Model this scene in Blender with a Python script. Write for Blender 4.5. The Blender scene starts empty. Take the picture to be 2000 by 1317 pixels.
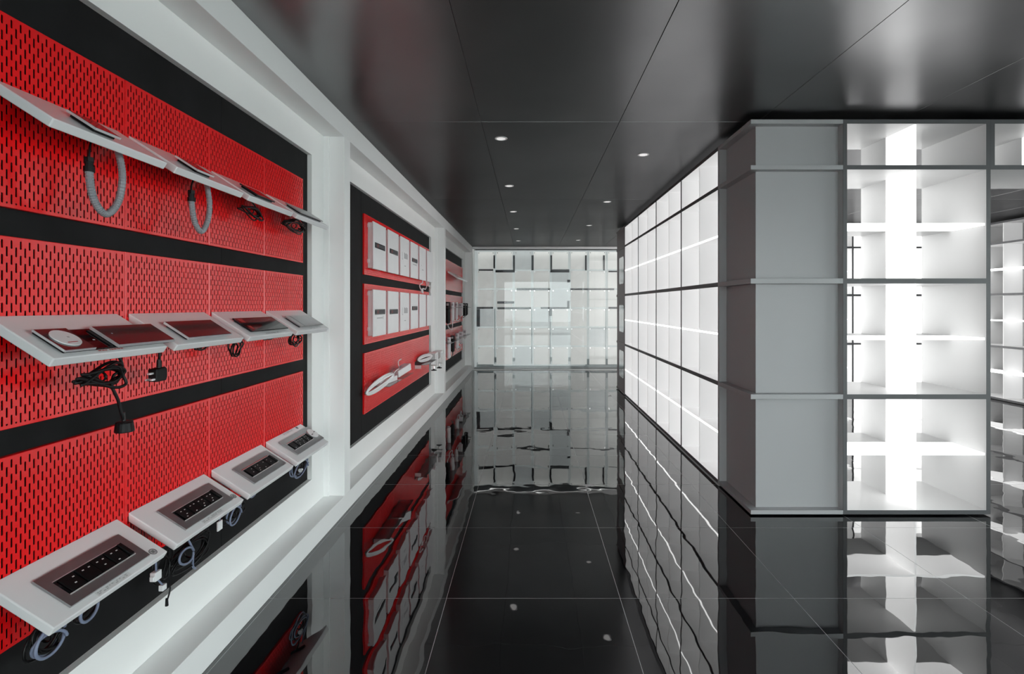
import bpy, bmesh, math, random
from mathutils import Vector, Matrix

PI = math.pi
C = bpy.context.scene.collection
SC = bpy.context.scene
rnd = random.Random(7)

# ------------------------------------------------------------------ camera
F_PX, VPX, VPY, EYE = 1020.0, 1034.5, 597.0, 1.35
cam_d = bpy.data.cameras.new('camera')
cam_d.sensor_width = 36.0
cam_d.lens = F_PX / 2000.0 * 36.0
cam_d.shift_x = -(VPX - 1000.0) / 2000.0
cam_d.shift_y = -(658.5 - VPY) / 2000.0
cam_d.clip_start = 0.02
cam = bpy.data.objects.new('camera', cam_d)
C.objects.link(cam)
cam.location = (0, 0, EYE)
cam.rotation_euler = (PI / 2, 0, 0)
SC.camera = cam

# ------------------------------------------------------------------ view, world, light levels
SC.view_settings.view_transform = 'Standard'
SC.view_settings.look = 'None'
SC.view_settings.gamma = 1.0
SC.view_settings.use_curve_mapping = False
SC.view_settings.exposure = 0.0
SC.cycles.use_denoising = True
SC.cycles.max_bounces = 10
SC.cycles.diffuse_bounces = 5
SC.cycles.glossy_bounces = 6
SC.cycles.transparent_max_bounces = 12
SC.cycles.sample_clamp_indirect = 6.0
SC.cycles.caustics_reflective = False
SC.cycles.caustics_refractive = False

SKY_LEVEL = 7.8          # overcast daylight outside the shop front
PANEL_GLOW = 1.6         # lit acrylic in the shelving
world = bpy.data.worlds.new('overcast_sky')
SC.world = world
world.use_nodes = True
wn = world.node_tree
bgn = wn.nodes['Background']
bgn.inputs[0].default_value = (0.965, 0.98, 1.0, 1)
bgn.inputs[1].default_value = SKY_LEVEL

# ------------------------------------------------------------------ materials
def mat(name, col, rough=0.5, metal=0.0, ior=1.5, emit=0.0, var=0.04, scale=8.0, coat=0.0, bump=0.0, bscale=60.0):
    m = bpy.data.materials.new(name)
    m.use_nodes = True
    nt = m.node_tree
    b = nt.nodes['Principled BSDF']
    b.inputs['Roughness'].default_value = rough
    b.inputs['Metallic'].default_value = metal
    b.inputs['IOR'].default_value = ior
    b.inputs['Coat Weight'].default_value = coat
    tc = nt.nodes.new('ShaderNodeTexCoord')
    nz = nt.nodes.new('ShaderNodeTexNoise')
    nz.inputs['Scale'].default_value = scale
    nz.inputs['Detail'].default_value = 3
    nt.links.new(tc.outputs['Object'], nz.inputs['Vector'])
    rp = nt.nodes.new('ShaderNodeValToRGB')
    rp.color_ramp.elements[0].position = 0.3
    rp.color_ramp.elements[1].position = 0.7
    c0 = [max(0, c * (1 - var)) for c in col]
    c1 = [min(1, c * (1 + var)) for c in col]
    rp.color_ramp.elements[0].color = (*c0, 1)
    rp.color_ramp.elements[1].color = (*c1, 1)
    nt.links.new(nz.outputs['Fac'], rp.inputs['Fac'])
    nt.links.new(rp.outputs['Color'], b.inputs['Base Color'])
    if emit > 0:
        b.inputs['Emission Color'].default_value = (*col, 1)
        b.inputs['Emission Strength'].default_value = emit
    if bump > 0:
        bn = nt.nodes.new('ShaderNodeTexNoise')
        bn.inputs['Scale'].default_value = bscale
        bn.inputs['Detail'].default_value = 2
        nt.links.new(tc.outputs['Object'], bn.inputs['Vector'])
        bp = nt.nodes.new('ShaderNodeBump')
        bp.inputs['Strength'].default_value = 1.0
        bp.inputs['Distance'].default_value = bump
        nt.links.new(bn.outputs['Fac'], bp.inputs['Height'])
        nt.links.new(bp.outputs['Normal'], b.inputs['Normal'])
    return m

def glass_mat(name, tint=(0.93, 0.97, 0.96), lo=0.05, hi=0.9, blend=0.35):
    """thin pane: see-through with a mirror share that grows towards grazing"""
    m = bpy.data.materials.new(name)
    m.use_nodes = True
    nt = m.node_tree
    for n in list(nt.nodes):
        nt.nodes.remove(n)
    out = nt.nodes.new('ShaderNodeOutputMaterial')
    mx = nt.nodes.new('ShaderNodeMixShader')
    tr = nt.nodes.new('ShaderNodeBsdfTransparent')
    tr.inputs[0].default_value = (*tint, 1)
    gl = nt.nodes.new('ShaderNodeBsdfGlossy')
    gl.inputs['Roughness'].default_value = 0.0
    lw = nt.nodes.new('ShaderNodeLayerWeight')
    lw.inputs['Blend'].default_value = blend
    mr = nt.nodes.new('ShaderNodeMapRange')
    mr.inputs['To Min'].default_value = lo
    mr.inputs['To Max'].default_value = hi
    nt.links.new(lw.outputs['Fresnel'], mr.inputs['Value'])
    nt.links.new(mr.outputs['Result'], mx.inputs['Fac'])
    nt.links.new(tr.outputs[0], mx.inputs[1])
    nt.links.new(gl.outputs[0], mx.inputs[2])
    nt.links.new(mx.outputs[0], out.inputs['Surface'])
    return m

def floor_mat():
    m = mat('black_polished_tile', (0.006, 0.006, 0.007), rough=0.012, ior=2.1, var=0.2, scale=3)
    nt = m.node_tree
    b = nt.nodes['Principled BSDF']
    ge = nt.nodes.new('ShaderNodeNewGeometry')
    n1 = nt.nodes.new('ShaderNodeTexNoise')
    n1.inputs['Scale'].default_value = 4.2
    n1.inputs['Detail'].default_value = 1.5
    nt.links.new(ge.outputs['Position'], n1.inputs['Vector'])
    bp = nt.nodes.new('ShaderNodeBump')
    bp.inputs['Strength'].default_value = 1.0
    bp.inputs['Distance'].default_value = 0.0011
    nt.links.new(n1.outputs['Fac'], bp.inputs['Height'])
    nt.links.new(bp.outputs['Normal'], b.inputs['Normal'])
    return m

MT = dict(
    floor=floor_mat(),
    grout=mat('grey_grout', (0.55, 0.55, 0.56), 0.7),
    ceil=mat('black_ceiling_metal', (0.38, 0.38, 0.385), 0.28, metal=1.0, var=0.08, scale=1.2),
    ceilgap=mat('dark_ceiling_void', (0.01, 0.01, 0.01), 0.8),
    white=mat('white_paint', (0.86, 0.865, 0.86), 0.42, var=0.02, scale=2.0),
    wallw=mat('white_wall_paint', (0.84, 0.845, 0.835), 0.55, var=0.02, scale=2.0, bump=0.0003, bscale=25),
    board=mat('black_board', (0.006, 0.006, 0.0065), 0.7, ior=1.3, var=0.4, scale=6.0, bump=0.0008, bscale=18),
    red=mat('red_powder_coat', (0.82, 0.003, 0.005), 0.23, ior=1.7, var=0.04, scale=3.0),
    tray=mat('white_tray_laminate', (0.76, 0.76, 0.77), 0.17, ior=1.6, var=0.02, scale=3.0),
    steel=mat('brushed_steel_plate', (0.42, 0.42, 0.43), 0.32, metal=0.9, var=0.06, scale=20),
    mirror=mat('mirror_grey_plate', (0.20, 0.20, 0.21), 0.10, metal=0.85, var=0.04),
    silver=mat('silver_edge', (0.80, 0.80, 0.82), 0.42, metal=0.7),
    dimred=mat('dull_red_breaker', (0.16, 0.025, 0.025), 0.5),
    black=mat('black_plastic', (0.005, 0.005, 0.0055), 0.4, ior=1.25, var=0.3),
    glossblack=mat('black_glass', (0.004, 0.004, 0.005), 0.06, ior=1.45),
    rubber=mat('black_rubber_cable', (0.006, 0.006, 0.0065), 0.35, ior=1.3, var=0.3, scale=40),
    greycable=mat('blue_grey_cable', (0.17, 0.20, 0.29), 0.45),
    hose=mat('grey_conduit', (0.24, 0.25, 0.27), 0.45, var=0.08, scale=30),
    whitep=mat('white_plastic', (0.76, 0.76, 0.77), 0.35, var=0.02),
    clearp=mat('clear_connector', (0.55, 0.58, 0.60), 0.2),
    print=mat('dark_print', (0.05, 0.05, 0.055), 0.6),
    greyprint=mat('grey_print', (0.38, 0.38, 0.39), 0.6),
    redprint=mat('red_print', (0.45, 0.03, 0.03), 0.5),
    sticker=mat('pale_sticker', (0.60, 0.60, 0.60), 0.4),
    panel=mat('grey_laminate', (0.39, 0.39, 0.398), 0.45, var=0.02, scale=2.0),
    edge=mat('grey_edge_band', (0.085, 0.086, 0.09), 0.45, var=0.03),
    shelfw=mat('white_shelf_laminate', (0.46, 0.46, 0.46), 0.40, var=0.01),
    softglow=mat('glowing_shelf_panel', (0.60, 0.60, 0.60), 0.40, emit=0.45, var=0.01),  # own glow put into the aisle panels to even out cell brightness
    softwall=mat('pale_glowing_laminate', (0.55, 0.55, 0.55), 0.40, emit=0.08, var=0.01),  # faint glow put into the laminate to lift the right wall shelves
    brightglow=mat('bright_shelf_glow', (1.0, 1.0, 0.995), 0.5, emit=3.2, var=0.0),  # lit shelf edges, plus unseen aisle backs added to light the left wall
    glow=mat('lit_white_acrylic', (1.0, 1.0, 0.995), 0.4, emit=PANEL_GLOW, var=0.0),
    lamp=mat('lamp_diffuser', (1.0, 0.99, 0.97), 0.4, emit=0.55, var=0.0),
    strip=mat('added_strip_glow', (1.0, 1.0, 0.98), 0.4, emit=3.0, var=0.0),  # emission of the strip lamp added over the far tiles
    glass=glass_mat('shop_glass', lo=0.05),
    farglass=glass_mat('display_glass', tint=(0.985, 0.99, 0.989), lo=0.014, blend=0.2),
    acrylic=glass_mat('clear_acrylic', tint=(0.86, 0.87, 0.88), lo=0.12),
    frosted=mat('glowing_white_tile', (0.66, 0.67, 0.65), 0.35, var=0.03, emit=0.42),  # glow put into the tile colour to brighten the far wall
    tinted=mat('glowing_grey_tile', (0.40, 0.43, 0.43), 0.25, var=0.05, emit=0.6),  # same added glow, also on the sheet behind the tiles
    rail=mat('dark_rail', (0.06, 0.065, 0.07), 0.35, metal=0.4),
    teal=mat('grey_green_rail', (0.30, 0.35, 0.36), 0.3),
    chrome=mat('chrome', (0.75, 0.75, 0.76), 0.12, metal=1.0),
    pave=mat('pale_paving', (0.45, 0.45, 0.44), 0.8, var=0.1),
    leaf=mat('palm_leaf', (0.05, 0.12, 0.04), 0.5, var=0.3),
    bark=mat('palm_bark', (0.14, 0.10, 0.06), 0.8, var=0.3, scale=30),
)

MT['ceil'].node_tree.nodes['Principled BSDF'].inputs['Specular Tint'].default_value = (0.2, 0.2, 0.2, 1)

# ------------------------------------------------------------------ mesh helpers
class MB:
    def __init__(s):
        s.v, s.f = [], []
    def quad(s, *p):
        n = len(s.v); s.v += [tuple(q) for q in p]; s.f.append(tuple(range(n, n + len(p))))
        return s
    def box(s, x0, x1, y0, y1, z0, z1):
        n = len(s.v)
        s.v += [(x0, y0, z0), (x1, y0, z0), (x1, y1, z0), (x0, y1, z0), (x0, y0, z1), (x1, y0, z1), (x1, y1, z1), (x0, y1, z1)]
        for f in ((0, 3, 2, 1), (4, 5, 6, 7), (0, 1, 5, 4), (1, 2, 6, 5), (2, 3, 7, 6), (3, 0, 4, 7)):
            s.f.append(tuple(n + i for i in f))
        return s
    def prism(s, poly, a0, a1, axes='xzy'):
        """poly in the first two axes, swept along the third"""
        ix = ['xyz'.index(c) for c in axes]
        n = len(s.v); k = len(poly)
        for a in (a0, a1):
            for p in poly:
                q = [0, 0, 0]; q[ix[0]] = p[0]; q[ix[1]] = p[1]; q[ix[2]] = a
                s.v.append(tuple(q))
        s.f.append(tuple(n + i for i in reversed(range(k))))
        s.f.append(tuple(n + k + i for i in range(k)))
        for i in range(k):
            j = (i + 1) % k
            s.f.append((n + i, n + j, n + k + j, n + k + i))
        return s
    def cyl(s, c, r, h, axis='z', n=20, r1=None):
        r1 = r if r1 is None else r1
        ix = {'z': (0, 1, 2), 'x': (1, 2, 0), 'y': (2, 0, 1)}[axis]
        b = len(s.v)
        for hh, rr in ((0, r), (h, r1)):
            for i in range(n):
                a = 2 * PI * i / n
                q = list(c)
                q[ix[0]] += rr * math.cos(a); q[ix[1]] += rr * math.sin(a); q[ix[2]] += hh
                s.v.append(tuple(q))
        s.f.append(tuple(b + i for i in reversed(range(n))))
        s.f.append(tuple(b + n + i for i in range(n)))
        for i in range(n):
            j = (i + 1) % n
            s.f.append((b + i, b + j, b + n + j, b + n + i))
        return s
    def ring(s, c, r0, r1, h, n=28):
        b = len(s.v)
        for rr, hh in ((r0, 0), (r1, 0), (r1, h), (r0, h)):
            for i in range(n):
                a = 2 * PI * i / n
                s.v.append((c[0] + rr * math.cos(a), c[1] + rr * math.sin(a), c[2] + hh))
        for k in range(4):
            k2 = (k + 1) % 4
            for i in range(n):
                j = (i + 1) % n
                s.f.append((b + k * n + i, b + k2 * n + i, b + k2 * n + j, b + k * n + j))
        return s
    def tube(s, pts, r, n=8, ribs=0.0, cap=True):
        pts = [Vector(p) for p in pts]
        t = (pts[1] - pts[0]).normalized()
        ref = Vector((0.3, 0.9, 0.2)) if abs(t.z) > 0.8 else Vector((0, 0, 1))
        u = t.cross(ref).normalized()
        b = len(s.v)
        for i, p in enumerate(pts):
            t2 = (pts[min(i + 1, len(pts) - 1)] - pts[max(i - 1, 0)]).normalized()
            u = (u - t2 * u.dot(t2)).normalized()
            w = t2.cross(u)
            rr = r * (1 + (ribs if i % 2 else -ribs))
            for k in range(n):
                a = 2 * PI * k / n
                s.v.append(tuple(p + (u * math.cos(a) + w * math.sin(a)) * rr))
        for i in range(len(pts) - 1):
            for k in range(n):
                k2 = (k + 1) % n
                s.f.append((b + i * n + k, b + i * n + k2, b + (i + 1) * n + k2, b + (i + 1) * n + k))
        if cap:
            s.f.append(tuple(b + k for k in reversed(range(n))))
            s.f.append(tuple(b + (len(pts) - 1) * n + k for k in range(n)))
        return s
    def mesh(s, name, m, smooth=False, bevel=0.0, fix=False):
        me = bpy.data.meshes.new(name)
        me.from_pydata(s.v, [], s.f)
        if bevel or fix:
            bm = bmesh.new(); bm.from_mesh(me)
            if fix:
                bmesh.ops.recalc_face_normals(bm, faces=bm.faces)
            if bevel:
                es = [e for e in bm.edges if len(e.link_faces) == 2 and e.calc_face_angle(0) > 0.5]
                bmesh.ops.bevel(bm, geom=es, offset=bevel, segments=2, affect='EDGES', profile=0.5)
            bm.to_mesh(me); bm.free()
        me.materials.append(m)
        if smooth:
            me.polygons.foreach_set('use_smooth', [True] * len(me.polygons))
        me.update()
        return me

def put(name, me, parent=None, loc=(0, 0, 0), rot=(0, 0, 0)):
    o = bpy.data.objects.new(name, me)
    C.objects.link(o)
    o.parent = parent
    o.location = loc
    o.rotation_euler = rot
    return o

def part(name, mb, m, parent=None, loc=(0, 0, 0), rot=(0, 0, 0), label=None, **k):
    o = put(name, mb.mesh(name, m, **k), parent, loc, rot)
    if label:
        o['label'] = label
    return o

def tag(o, label=None, cat=None, group=None, kind=None):
    for k, v in (('label', label), ('category', cat), ('group', group), ('kind', kind)):
        if v:
            o[k] = v
    return o

def thing(name, label, cat, loc=(0, 0, 0), rot=(0, 0, 0), group=None):
    return tag(put(name, None, None, loc, rot), label, cat, group)

def struct(name, mb, m, label=None, cat=None, **k):
    return tag(part(name, mb, m, **k), label, cat, None, 'structure')

def copy_tree(o, parent=None):
    c = o.copy()
    C.objects.link(c)
    c.parent = parent
    for ch in kids.get(o.name, []):
        copy_tree(ch, c)
    return c

kids = {}
def index_kids(root):
    stack = [root]
    while stack:
        o = stack.pop()
        kids[o.name] = list(o.children)
        stack += kids[o.name]

def spline(pts, n=8):
    """Catmull-Rom through the points"""
    P = [Vector(p) for p in pts]
    P = [P[0] * 2 - P[1]] + P + [P[-1] * 2 - P[-2]]
    out = []
    for i in range(1, len(P) - 2):
        p0, p1, p2, p3 = P[i - 1:i + 3]
        for k in range(n):
            t = k / n
            out.append(0.5 * ((2 * p1) + (p2 - p0) * t + (2 * p0 - 5 * p1 + 4 * p2 - p3) * t * t + (3 * p1 - p0 - 3 * p2 + p3) * t ** 3))
    out.append(P[-2])
    return out

# ------------------------------------------------------------------ key dimensions
XA, XB, XC, XD = -1.20, -1.333, -1.36, -1.344     # frame face, wall face, black board, peg panel face
CEIL = 2.58
YF = 10.95                                        # far glass
YS = -3.0                                         # shop front behind the camera
XR = 7.25
XG = 5.0                                          # glazed side front, before the shelving (Y < YG)
YG = 3.40

# ------------------------------------------------------------------ floor
floor = struct('floor', MB().box(-2.0, XG + .1, YS - 0.1, YG, -0.12, -0.0003).box(-2.0, XR + 0.1, YG, 11.75, -0.12, -0.0003), MT['grout'],
               'black polished tile floor with thin grey joints', 'floor')
tile_me = MB().box(-0.3988, 0.3988, -0.3818, 0.3818, -0.012, 0.0).mesh('tile', MT['floor'])
for ix in range(-2, 10):
    for iy in range(-8, 13):
        x = -0.383 + 0.8 * (ix + 0.5)
        y = 2.407 + 0.766 * (iy + 0.5)
        if -1.9 < x < XR + 0.2 and YS < y < 11.6 and not (x > XG + .2 and y < YG - .2):
            put('tile', tile_me, floor, (x, y, 0), (rnd.uniform(-1, 1) * 0.0005, rnd.uniform(-1, 1) * 0.0005, 0))

# ------------------------------------------------------------------ ceiling
ceiling = struct('ceiling', MB().box(-2.0, XG + .1, YS - 0.1, YG, CEIL + 0.012, CEIL + 0.1).box(-2.0, XR + 0.1, YG, 11.75, CEIL + 0.012, CEIL + 0.1), MT['ceilgap'],
                 'dark metallic panel ceiling over the aisle', 'ceiling')
xs = [-1.249 + 0.925 * i for i in range(10)]
ys = [-3.0, -1.605, 0.945, 3.495, 6.045, 8.595, 11.145, 11.7]
cache = {}
for i in range(len(xs) - 1):
    for j in range(len(ys) - 1):
        if xs[i] > XG - .5 and ys[j + 1] < YG + .2:
            continue
        w, d = xs[i + 1] - xs[i], ys[j + 1] - ys[j]
        key = (round(w, 3), round(d, 3))
        if key not in cache:
            cache[key] = MB().box(-w / 2 + .0015, w / 2 - .0015, -d / 2 + .0015, d / 2 - .0015, 0, 0.011).mesh('ceiling_panel', MT['ceil'], bevel=0.001)
        put('ceiling_panel', cache[key], ceiling, ((xs[i] + xs[i + 1]) / 2, (ys[j] + ys[j + 1]) / 2, CEIL))

# ------------------------------------------------------------------ left wall, boards, white frame
BAYS = [(0.25, 3.195), (3.70, 7.06), (7.62, 10.44)]
CZ0, CZ1 = 0.286, 2.272
w = MB()
w.box(-1.52, XB, YS, 11.6, CZ1, CEIL + 0.02).box(-1.52, XB, YS, 11.6, 0, CZ0)
ed = [YS] + [v for b in BAYS for v in b] + [11.6]
for a, b in zip(ed[0::2], ed[1::2]):
    w.box(-1.52, XB, a, b, CZ0, CZ1)
wall_left = struct('wall_left', w, MT['wallw'], 'white painted wall with three recessed black board niches', 'wall')
for (a, b), seams in zip(BAYS, ([2.304], [4.216, 6.378], [9.2])):
    e = [a] + seams + [b]
    for p, q in zip(e, e[1:]):
        part('black_board', MB().box(-1.385, XC, p + 0.0015, q - 0.0015, CZ0, CZ1), MT['board'], wall_left)
struct('trim_1', MB().box(XB, XA, YS, YF - 0.02, 2.445, CEIL), MT['white'], 'white top rail of the wall frame under the ceiling', 'trim', bevel=0.002)
struct('trim_2', MB().box(XB, XA, YS, YF - 0.02, 0.0, 0.116), MT['white'], 'white bottom rail of the wall frame on the floor', 'trim', bevel=0.002)
posts = [(-0.42, -0.31, 'white upright of the wall frame beside the viewer'),
         (3.386, 3.492, 'white upright between the first and second pegboard bays'),
         (7.35, 7.46, 'white upright between the second and third pegboard bays'),
         (10.78, 10.89, 'white upright at the far end beside the glass')]
for n, (a, b, lab) in enumerate(posts):
    struct('trim_%d' % (n + 3), MB().box(XB, XA, a, b, 0.116, 2.445), MT['white'], lab, 'trim', bevel=0.002)
    struct('trim_%d' % (n + 7), MB().box(XB, -1.296, a - 0.012, a, 0.116, 2.445), MT['white'], 'thin white corner bead at the near side of the ' + lab.replace('white ', '', 1), 'trim', bevel=0.001)

# ------------------------------------------------------------------ other walls
struct('wall_side', MB().box(XG + .1, XR + .1, YG, YG + .1, 0, CEIL), MT['wallw'], 'white wall at the near end of the far right shelving', 'wall')
struct('wall_right', MB().box(XR, XR + 0.1, YG + .1, 11.6, 0, CEIL), MT['wallw'], 'white wall behind the far right shelving', 'wall')
wall_back = struct('wall_back', MB().box(-1.52, XR, 11.6, 11.7, 0, CEIL + 0.01), MT['wallw'], 'pale wall behind the far glass', 'wall')
struct('wall_return', MB().box(XB, -1.195, 10.965, 11.6, 0, CEIL), MT['wallw'], 'pale return wall at the left end of the far glass', 'wall')

# ------------------------------------------------------------------ red peg panels
PW, PH = 0.4525, 0.498
def peg_mesh():
    m = MB()
    mg, ncol, per, sl, sw = 0.0055, 36, 0.0415, 0.0262, 0.0052
    x0, th = 0.0, -0.0015
    cw = (PW - 2 * mg) / ncol
    zlo, zhi = 0.0015, PH - 0.0015
    # vertical ribs between the slot columns
    cols = [mg + cw * (i + 0.5) for i in range(ncol)]
    left = 0.0015
    for c in cols:
        m.quad((x0, left, zlo), (x0, c - sw / 2, zlo), (x0, c - sw / 2, zhi), (x0, left, zhi))
        left = c + sw / 2
    m.quad((x0, left, zlo), (x0, PW - 0.0015, zlo), (x0, PW - 0.0015, zhi), (x0, left, zhi))
    for i, c in enumerate(cols):
        a, b = c - sw / 2, c + sw / 2
        z = 0.0095 if i % 2 else 0.0095 - per / 2
        lastz = zlo
        while z < PH - 0.012:
            s0, s1 = max(z, 0.0095), min(z + sl, PH - 0.0095)
            if s1 - s0 > 0.004:
                m.quad((x0, a, lastz), (x0, b, lastz), (x0, b, s0), (x0, a, s0))
                h = sw * 0.33
                ring = [(a + h, s0), (b - h, s0), (b, s0 + h), (b, s1 - h), (b - h, s1), (a + h, s1), (a, s1 - h), (a, s0 + h)]
                m.quad((x0, a, s0), (x0, a + h, s0), (x0, a, s0 + h))
                m.quad((x0, b, s0), (x0, b, s0 + h), (x0, b - h, s0))
                m.quad((x0, b, s1), (x0, b - h, s1), (x0, b, s1 - h))
                m.quad((x0, a, s1), (x0, a, s1 - h), (x0, a + h, s1))
                for k in range(8):
                    p, q = ring[k], ring[(k + 1) % 8]
                    m.quad((x0, p[0], p[1]), (x0, q[0], q[1]), (th, q[0], q[1]), (th, p[0], p[1]))
                lastz = s1
            z += per
        m.quad((x0, a, lastz), (x0, b, lastz), (x0, b, zhi), (x0, a, zhi))
    # rim: chamfer and side flanges
    R0 = [(x0, 0.0015, zlo), (x0, PW - 0.0015, zlo), (x0, PW - 0.0015, zhi), (x0, 0.0015, zhi)]
    R1 = [(x0 - 0.0015, 0, 0), (x0 - 0.0015, PW, 0), (x0 - 0.0015, PW, PH), (x0 - 0.0015, 0, PH)]
    R2 = [(-0.0155, p[1], p[2]) for p in R1]
    for A, B in ((R0, R1), (R1, R2)):
        for k in range(4):
            j = (k + 1) % 4
            m.quad(A[j], A[k], B[k], B[j])
    return m.mesh('panel', MT['red'])
PEG = peg_mesh()
ROWZ = [1.603, 1.031, 0.463]
rowname = ['top', 'middle', 'bottom']
bayname = ['nearest', 'second', 'farthest']
for b, (y0, n) in enumerate(((1.282, 4), (4.251, 6), (7.71, 6))):
    for r in range(3):
        t = thing('pegboard', 'red slotted steel pegboard, %s row of the %s wall bay' % (rowname[r], bayname[b]), 'pegboard', (XD, y0, ROWZ[r]), group='red pegboards on the left wall')
        for k in range(n):
            put('panel', PEG, t, (0, 0.4545 * k, 0))

# ------------------------------------------------------------------ tilted trays and what lies on them
TH = math.atan(0.107 / 0.167)
TW, TL, TT = 0.407, 0.197, 0.025
def tray_mesh(width):
    return MB().prism([(0, 0), (0.016, -TT), (TL, -TT), (TL, 0)], 0, width, 'xzy').mesh('board', MT['tray'], bevel=0.003, fix=True)
TRAY = tray_mesh(TW)
TZ = [1.92, 1.324, 0.656]
TY = [1.293 + 0.4545 * i for i in range(4)]
which = ['nearest', 'second from the viewer', 'third from the viewer', 'farthest, next to the white upright']
carry = [['a small square steel switch plate', 'a small square switch plate', 'a black glass switch', 'a long grey plate'],
         ['a sliding double cover socket', 'one wide mirror grey plate', 'a black glass tablet', 'a grey two-part plate'],
         ['a socket track and round logo', 'a socket track and logo sticker', 'a socket track, no logo', 'a steel socket track with white disc']]
trays = {}
for r in range(3):
    for i in range(4):
        t = thing('display_tray', 'white tilted %s-row tray, %s, with %s' % (rowname[r], which[i].split(',')[0], carry[r][i]),
                  'display tray', (-1.3435, TY[i], TZ[r]), (0, TH, 0), 'tilted display trays in the nearest bay')
        put('board', TRAY, t)
        part('bracket', MB().box(0.012, 0.10, 0.10, 0.115, -TT - 0.012, -TT - 0.0005).box(0.012, 0.10, TW - 0.115, TW - 0.10, -TT - 0.012, -TT - 0.0005), MT['black'], t)
        trays[r, i] = t

def on_tray(name, label, cat, r, i, group=None):
    """a thing lying on tray r,i: local x runs down the slope, y along the wall, z off the surface"""
    return thing(name, label, cat, (-1.3435 + 0.0006 * math.sin(TH), TY[i], TZ[r] + 0.0006 * math.cos(TH)), (0, TH, 0), group)

def marks(x0, x1, y0, y1, z, seed, rows=2):
    """rows of small illegible print"""
    m = MB(); q = random.Random(seed)
    hh = (x1 - x0) / (rows * 1.6)
    for k in range(rows):
        y = y0
        xx = x0 + k * hh * 1.6
        while y < y1 - 0.004:
            wd = q.uniform(0.003, 0.009)
            if q.random() < 0.75:
                m.box(xx, xx + hh, y, min(y + wd, y1), z, z + 0.0003)
            y += wd + q.uniform(0.0015, 0.005)
    return m

def logo(c, r):
    m = MB()
    m.ring((c[0], c[1], 0.0004), r * 0.86, r, 0.0004, 32).ring((c[0], c[1], 0.0004), r * 0.66, r * 0.72, 0.0004, 32)
    s = r * 0.11
    m.box(c[0] - r * .42, c[0] - r * .42 + s, c[1] - r * .4, c[1] + r * .4, 0.0004, 0.0008)
    m.box(c[0] + r * .30, c[0] + r * .30 + s, c[1] - r * .4, c[1] + r * .4, 0.0004, 0.0008)
    for k in (-.36, -.05, .26):
        m.box(c[0] - r * .42, c[0] + r * .36, c[1] + r * k, c[1] + r * k + s, 0.0004, 0.0008)
    m.box(c[0] - r * .06, c[0] - r * .06 + s, c[1] - r * .36, c[1] + r * .30, 0.0004, 0.0008)
    return m

# bottom row: socket tracks
def socket_track(r, i, label, pl, bl, disc=None):
    v0, v1, u0, u1 = pl
    b0, b1, c0, c1 = bl
    t = on_tray('socket_track', label, 'socket', r, i, 'socket tracks on the bottom row of trays')
    fr = MB()
    for a in ((v0, b0, u0, u1), (b1, v1, u0, u1), (b0, b1, u0, c0), (b0, b1, c1, u1)):
        fr.box(a[0], a[1], a[2], a[3], 0, 0.006)
    part('face_plate', fr, MT['steel'], t)
    part('edge_strip', MB().box(b1 - 0.0025, b1, c0, c1, 0.0062, 0.0085).box(b0, b0 + 0.002, c0, c1, 0.0062, 0.0075), MT['silver'], t)
    part('track', MB().box(b0 + 0.0005, b1 - 0.003, c0 + 0.0005, c1 - 0.0005, 0.0, 0.0045), MT['glossblack'], t)
    # modules set into the track
    q = random.Random(r * 10 + i)
    n = 4
    span = (c1 - c0 - 0.03) / n
    for k in range(n):
        y = c0 + 0.012 + span * k
        md = part('module', MB().box(b0 + 0.004, b1 - 0.006, y, y + span - 0.004, 0.0047, 0.0078 + 0.002 * (k % 2)), MT['black'], t, bevel=0.001)
        zt = 0.0079 + 0.002 * (k % 2)
        holes = MB()
        for hx, hy in ((0.30, 0.3), (0.30, 0.7), (0.62, 0.5), (0.80, 0.3)):
            if q.random() < 0.8:
                px, py = b0 + (b1 - b0) * hx, y + span * hy
                holes.box(px - 0.0016, px + 0.0016, py - 0.003, py + 0.003, zt, zt + 0.0004)
        if holes.f:
            part('contact_mark', holes, MT['sticker'], md)
    part('end_cap', MB().box(b0 + 0.003, b1 - 0.004, c1 - 0.017, c1 - 0.003, 0.0047, 0.013), MT['black'], t, bevel=0.0015)
    if disc:
        dc = part('disc', MB().cyl((disc[0], disc[1], 0.0062), disc[2], 0.006, 'z', 36), MT['whitep'], t, bevel=0.001)
        part('slot_mark', MB().box(disc[0] + 0.004, disc[0] + 0.009, disc[1] - 0.03, disc[1] - 0.012, 0.0123, 0.0127).box(disc[0] - 0.004, disc[0] + 0.001, disc[1] + 0.012, disc[1] + 0.027, 0.0123, 0.0127), MT['print'], dc)
    return t
socket_track(2, 0, 'steel socket track plate on the nearest bottom tray with round logo', (.056, .175, .066, .349), (.086, .146, .092, .320))
socket_track(2, 1, 'steel socket track plate on the second bottom tray, many white marks', (.052, .170, .073, .362), (.084, .142, .103, .331))
socket_track(2, 2, 'steel socket track plate on the third bottom tray, near a red strip', (.048, .165, .082, .376), (.079, .137, .111, .346))
socket_track(2, 3, 'steel socket track plate with white round disc on the farthest bottom tray', (.041, .161, .060, .404), (.076, .132, .084, .316), (.098, .364, .036))
for i, c in ((0, (.169, .372)), (1, (.158, .386)), (3, (.012, .334))):
    part('logo_sticker', logo(c, .0125 if i < 3 else .0105), MT['print'], trays[2, i], label='round black logo sticker')
for i, a in ((0, (.181, .191, .144, .253)), (1, (.176, .187, .160, .272)), (3, (.006, .016, .175, .280))):
    part('label_sticker', MB().box(a[0] - .003, a[1] + .003, a[2] - .004, a[3] + .004, 0.0002, 0.0005), MT['sticker'], trays[2, i])
    part('label_print', marks(a[0], a[1], a[2], a[3], 0.0006, i + 3), MT['greyprint'], trays[2, i])
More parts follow.
